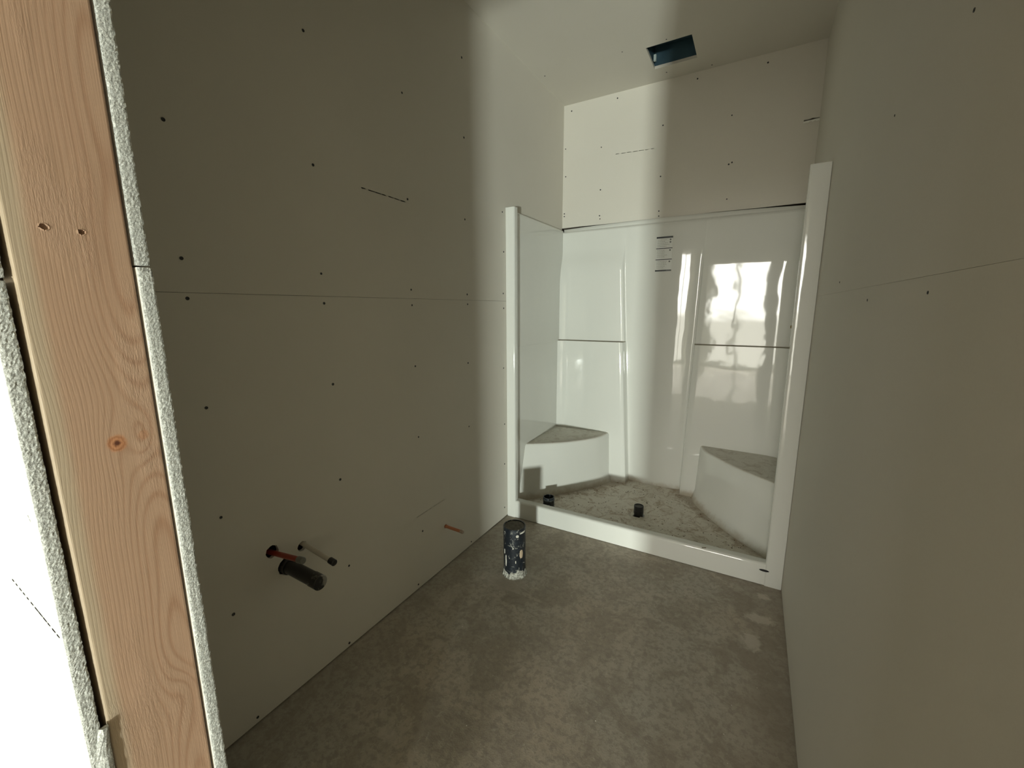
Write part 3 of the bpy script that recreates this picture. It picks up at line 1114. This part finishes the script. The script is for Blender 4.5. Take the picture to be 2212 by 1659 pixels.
M_ABSH.color(M_ABSH.mix(M_ABSH.mul(M_ABSH.step(M_ABSH.noise(22, 6, 0.75, v=M_ABSH.map((1, 1, 2.2)), dist=0.6), 0.52, 0.62), 0.8), (0.008, 0.008, 0.008), (0.30, 0.29, 0.25)))
M_ABSH = M_ABSH.m
hpipe('sink_drain_stub', 'fat black drain pipe with a scuffed end cap sticking out of the left wall', HA, (1.0, -0.02, 0.0),
      [('pipe_wall', M_BLACK, tube(0.0225, -0.08, 0.160, 0.003)), ('collar', M_BLACK, tube(0.0265, -0.004, 0.018, 0.004)), ('end_cap', M_ABSH, capped(0.0240, 0.142, 0.181, 0.002))])
hpipe('toilet_supply_stub', 'thin orange water pipe stub low on the left wall near the toilet pipe', HT, (1.0, -0.015, -0.02),
      [('tube', M_OR, tube(0.0078, -0.06, 0.100)), ('crimp_ring', M_OR, tube(0.0088, 0.002, 0.010)), ('end_cap', plain('copper_end', (0.62, 0.50, 0.42), 0.25, metal=0.4), capped(0.0086, 0.096, 0.114))])

# ------------------------------------------------------------------ ceiling fan housing
vb = thing('fan_housing', 'dark blue empty fan housing set in a rectangular hole in the ceiling', 'vent', ((VX0 + VX1) / 2, (VY0 + VY1) / 2, H))
n = NT('blue_housing', 0.45, 0.5)
n.color(n.mix(n.step(n.noise(9, 3, 0.5), 0.35, 0.65), (0.034, 0.072, 0.098), (0.050, 0.098, 0.125)))
M_BLUE = n.m
hx, hy = (VX1 - VX0) / 2 + 0.004, (VY1 - VY0) / 2 + 0.004
zb = T + 0.0035
bx('housing_side', (-hx, -hy - 0.002, zb), (hx, -hy, 0.14), M_BLUE, vb)
bx('housing_side', (-hx, hy, zb), (hx, hy + 0.002, 0.14), M_BLUE, vb)
bx('housing_side', (-hx - 0.002, -hy, zb), (-hx, hy, 0.14), M_BLUE, vb)
bx('housing_side', (hx, -hy, zb), (hx + 0.002, hy, 0.14), M_BLUE, vb)
bx('housing_top', (-hx, -hy, 0.12), (hx, hy, 0.124), M_BLUE, vb)
bm = bmesh.new()
lathe(bm, [(0.026, 0.118), (0.026, 0.098), (0.020, 0.094), (0.0, 0.094)], 24)
k = obj('wiring_knockout', bm, plain('dark_knockout', (0.02, 0.03, 0.04), 0.6), vb)
k.location = (-hx + 0.075, 0.0, 0)
bx('cable_clip', (-hx + 0.008, 0.06, 0.018), (-hx + 0.022, 0.075, 0.05), plain('pale_clip', (0.45, 0.52, 0.5), 0.5), vb)

# ------------------------------------------------------------------ debris
def flakes(name, pts, mat, seed, smin, smax, zf):
    rd = random.Random(seed)
    bm = bmesh.new()
    for (x, y) in pts:
        s = rd.uniform(smin, smax)
        a = rd.uniform(0, pi)
        e = rd.uniform(0.25, 0.9)
        z = zf(x, y)
        n_ = rd.randint(4, 6)
        vs = []
        for k in range(n_):
            b = 2 * pi * k / n_
            px, py = s * cos(b) * rd.uniform(.7, 1.1), s * e * sin(b) * rd.uniform(.7, 1.1)
            vs.append((x + px * cos(a) - py * sin(a), y + px * sin(a) + py * cos(a)))
        h = rd.uniform(0.3, 0.7) * s * e
        lo_ = [bm.verts.new((p[0], p[1], z)) for p in vs]
        top = bm.verts.new((x, y, z + h))
        for k in range(n_):
            bm.faces.new((lo_[k], lo_[(k + 1) % n_], top))
        bm.faces.new(lo_[::-1])
    bmesh.ops.recalc_face_normals(bm, faces=bm.faces)
    o = obj(name, bm, mat)
    o['kind'] = 'stuff'
    return o


def panz(x, y):
    d = sqrt((x - DX) ** 2 + (y - DY) ** 2)
    return 0.046 + 0.016 * min(1, d / 0.7) + 0.0003


rd = random.Random(33)
def inpan():
    while True:
        x, y = rd.uniform(0.1, 1.42), rd.uniform(0.085, 0.77)
        if y < 0.80 - max(0, 0.48 - x) * 1.55 and y < 0.80 - max(0, x - 1.03) * 1.5 and sqrt((x - DX) ** 2 + (y - DY) ** 2) > 0.052 and (x - .235) ** 2 + (y - .135) ** 2 > .0016:
            return (x, y)
o = flakes('sawdust', [inpan() for _ in range(420)], plain('brown_crumbs', (0.13, 0.095, 0.06), 0.9, 0.1), 1, 0.0014, 0.0065, panz)
tag(o, 'brown crumbs and dirt scattered over the floor of the shower pan', 'debris')
o = flakes('plaster_crumbs', [inpan() for _ in range(150)], plain('pale_crumbs', (0.55, 0.52, 0.44), 0.9, 0.1), 2, 0.0015, 0.006, panz)
tag(o, 'pale plaster crumbs scattered over the floor of the shower pan', 'debris')
pts = [(rd.uniform(0.05, 1.48), rd.uniform(-1.9, -0.03)) for _ in range(55)] + [(0.338 + rd.gauss(0, .09), -0.60 + rd.gauss(0, .05)) for _ in range(12)]
pts = [p for p in pts if (p[0] - .338) ** 2 + (p[1] + .503) ** 2 > .0055]
o = flakes('floor_chips', pts, plain('white_chips', (0.72, 0.71, 0.66), 0.9, 0.1), 3, 0.0008, 0.0026, lambda x, y: 0.0001)
tag(o, 'tiny white plaster chips dotted over the bare concrete floor', 'debris')
bm = bmesh.new()
box(bm, -0.011, -0.002, 0, 0.011, 0.002, 0.003)
sp = obj('wood_sliver', bm, plain('sliver_brown', (0.16, 0.13, 0.09), 0.8), None, bevel=0.0008)
sp.location = (1.176, 0.004, 0.1155)
sp.rotation_euler = (0, 0.0, 0.5)
tag(sp, 'small brown wood sliver lying on top of the shower curb', 'debris')
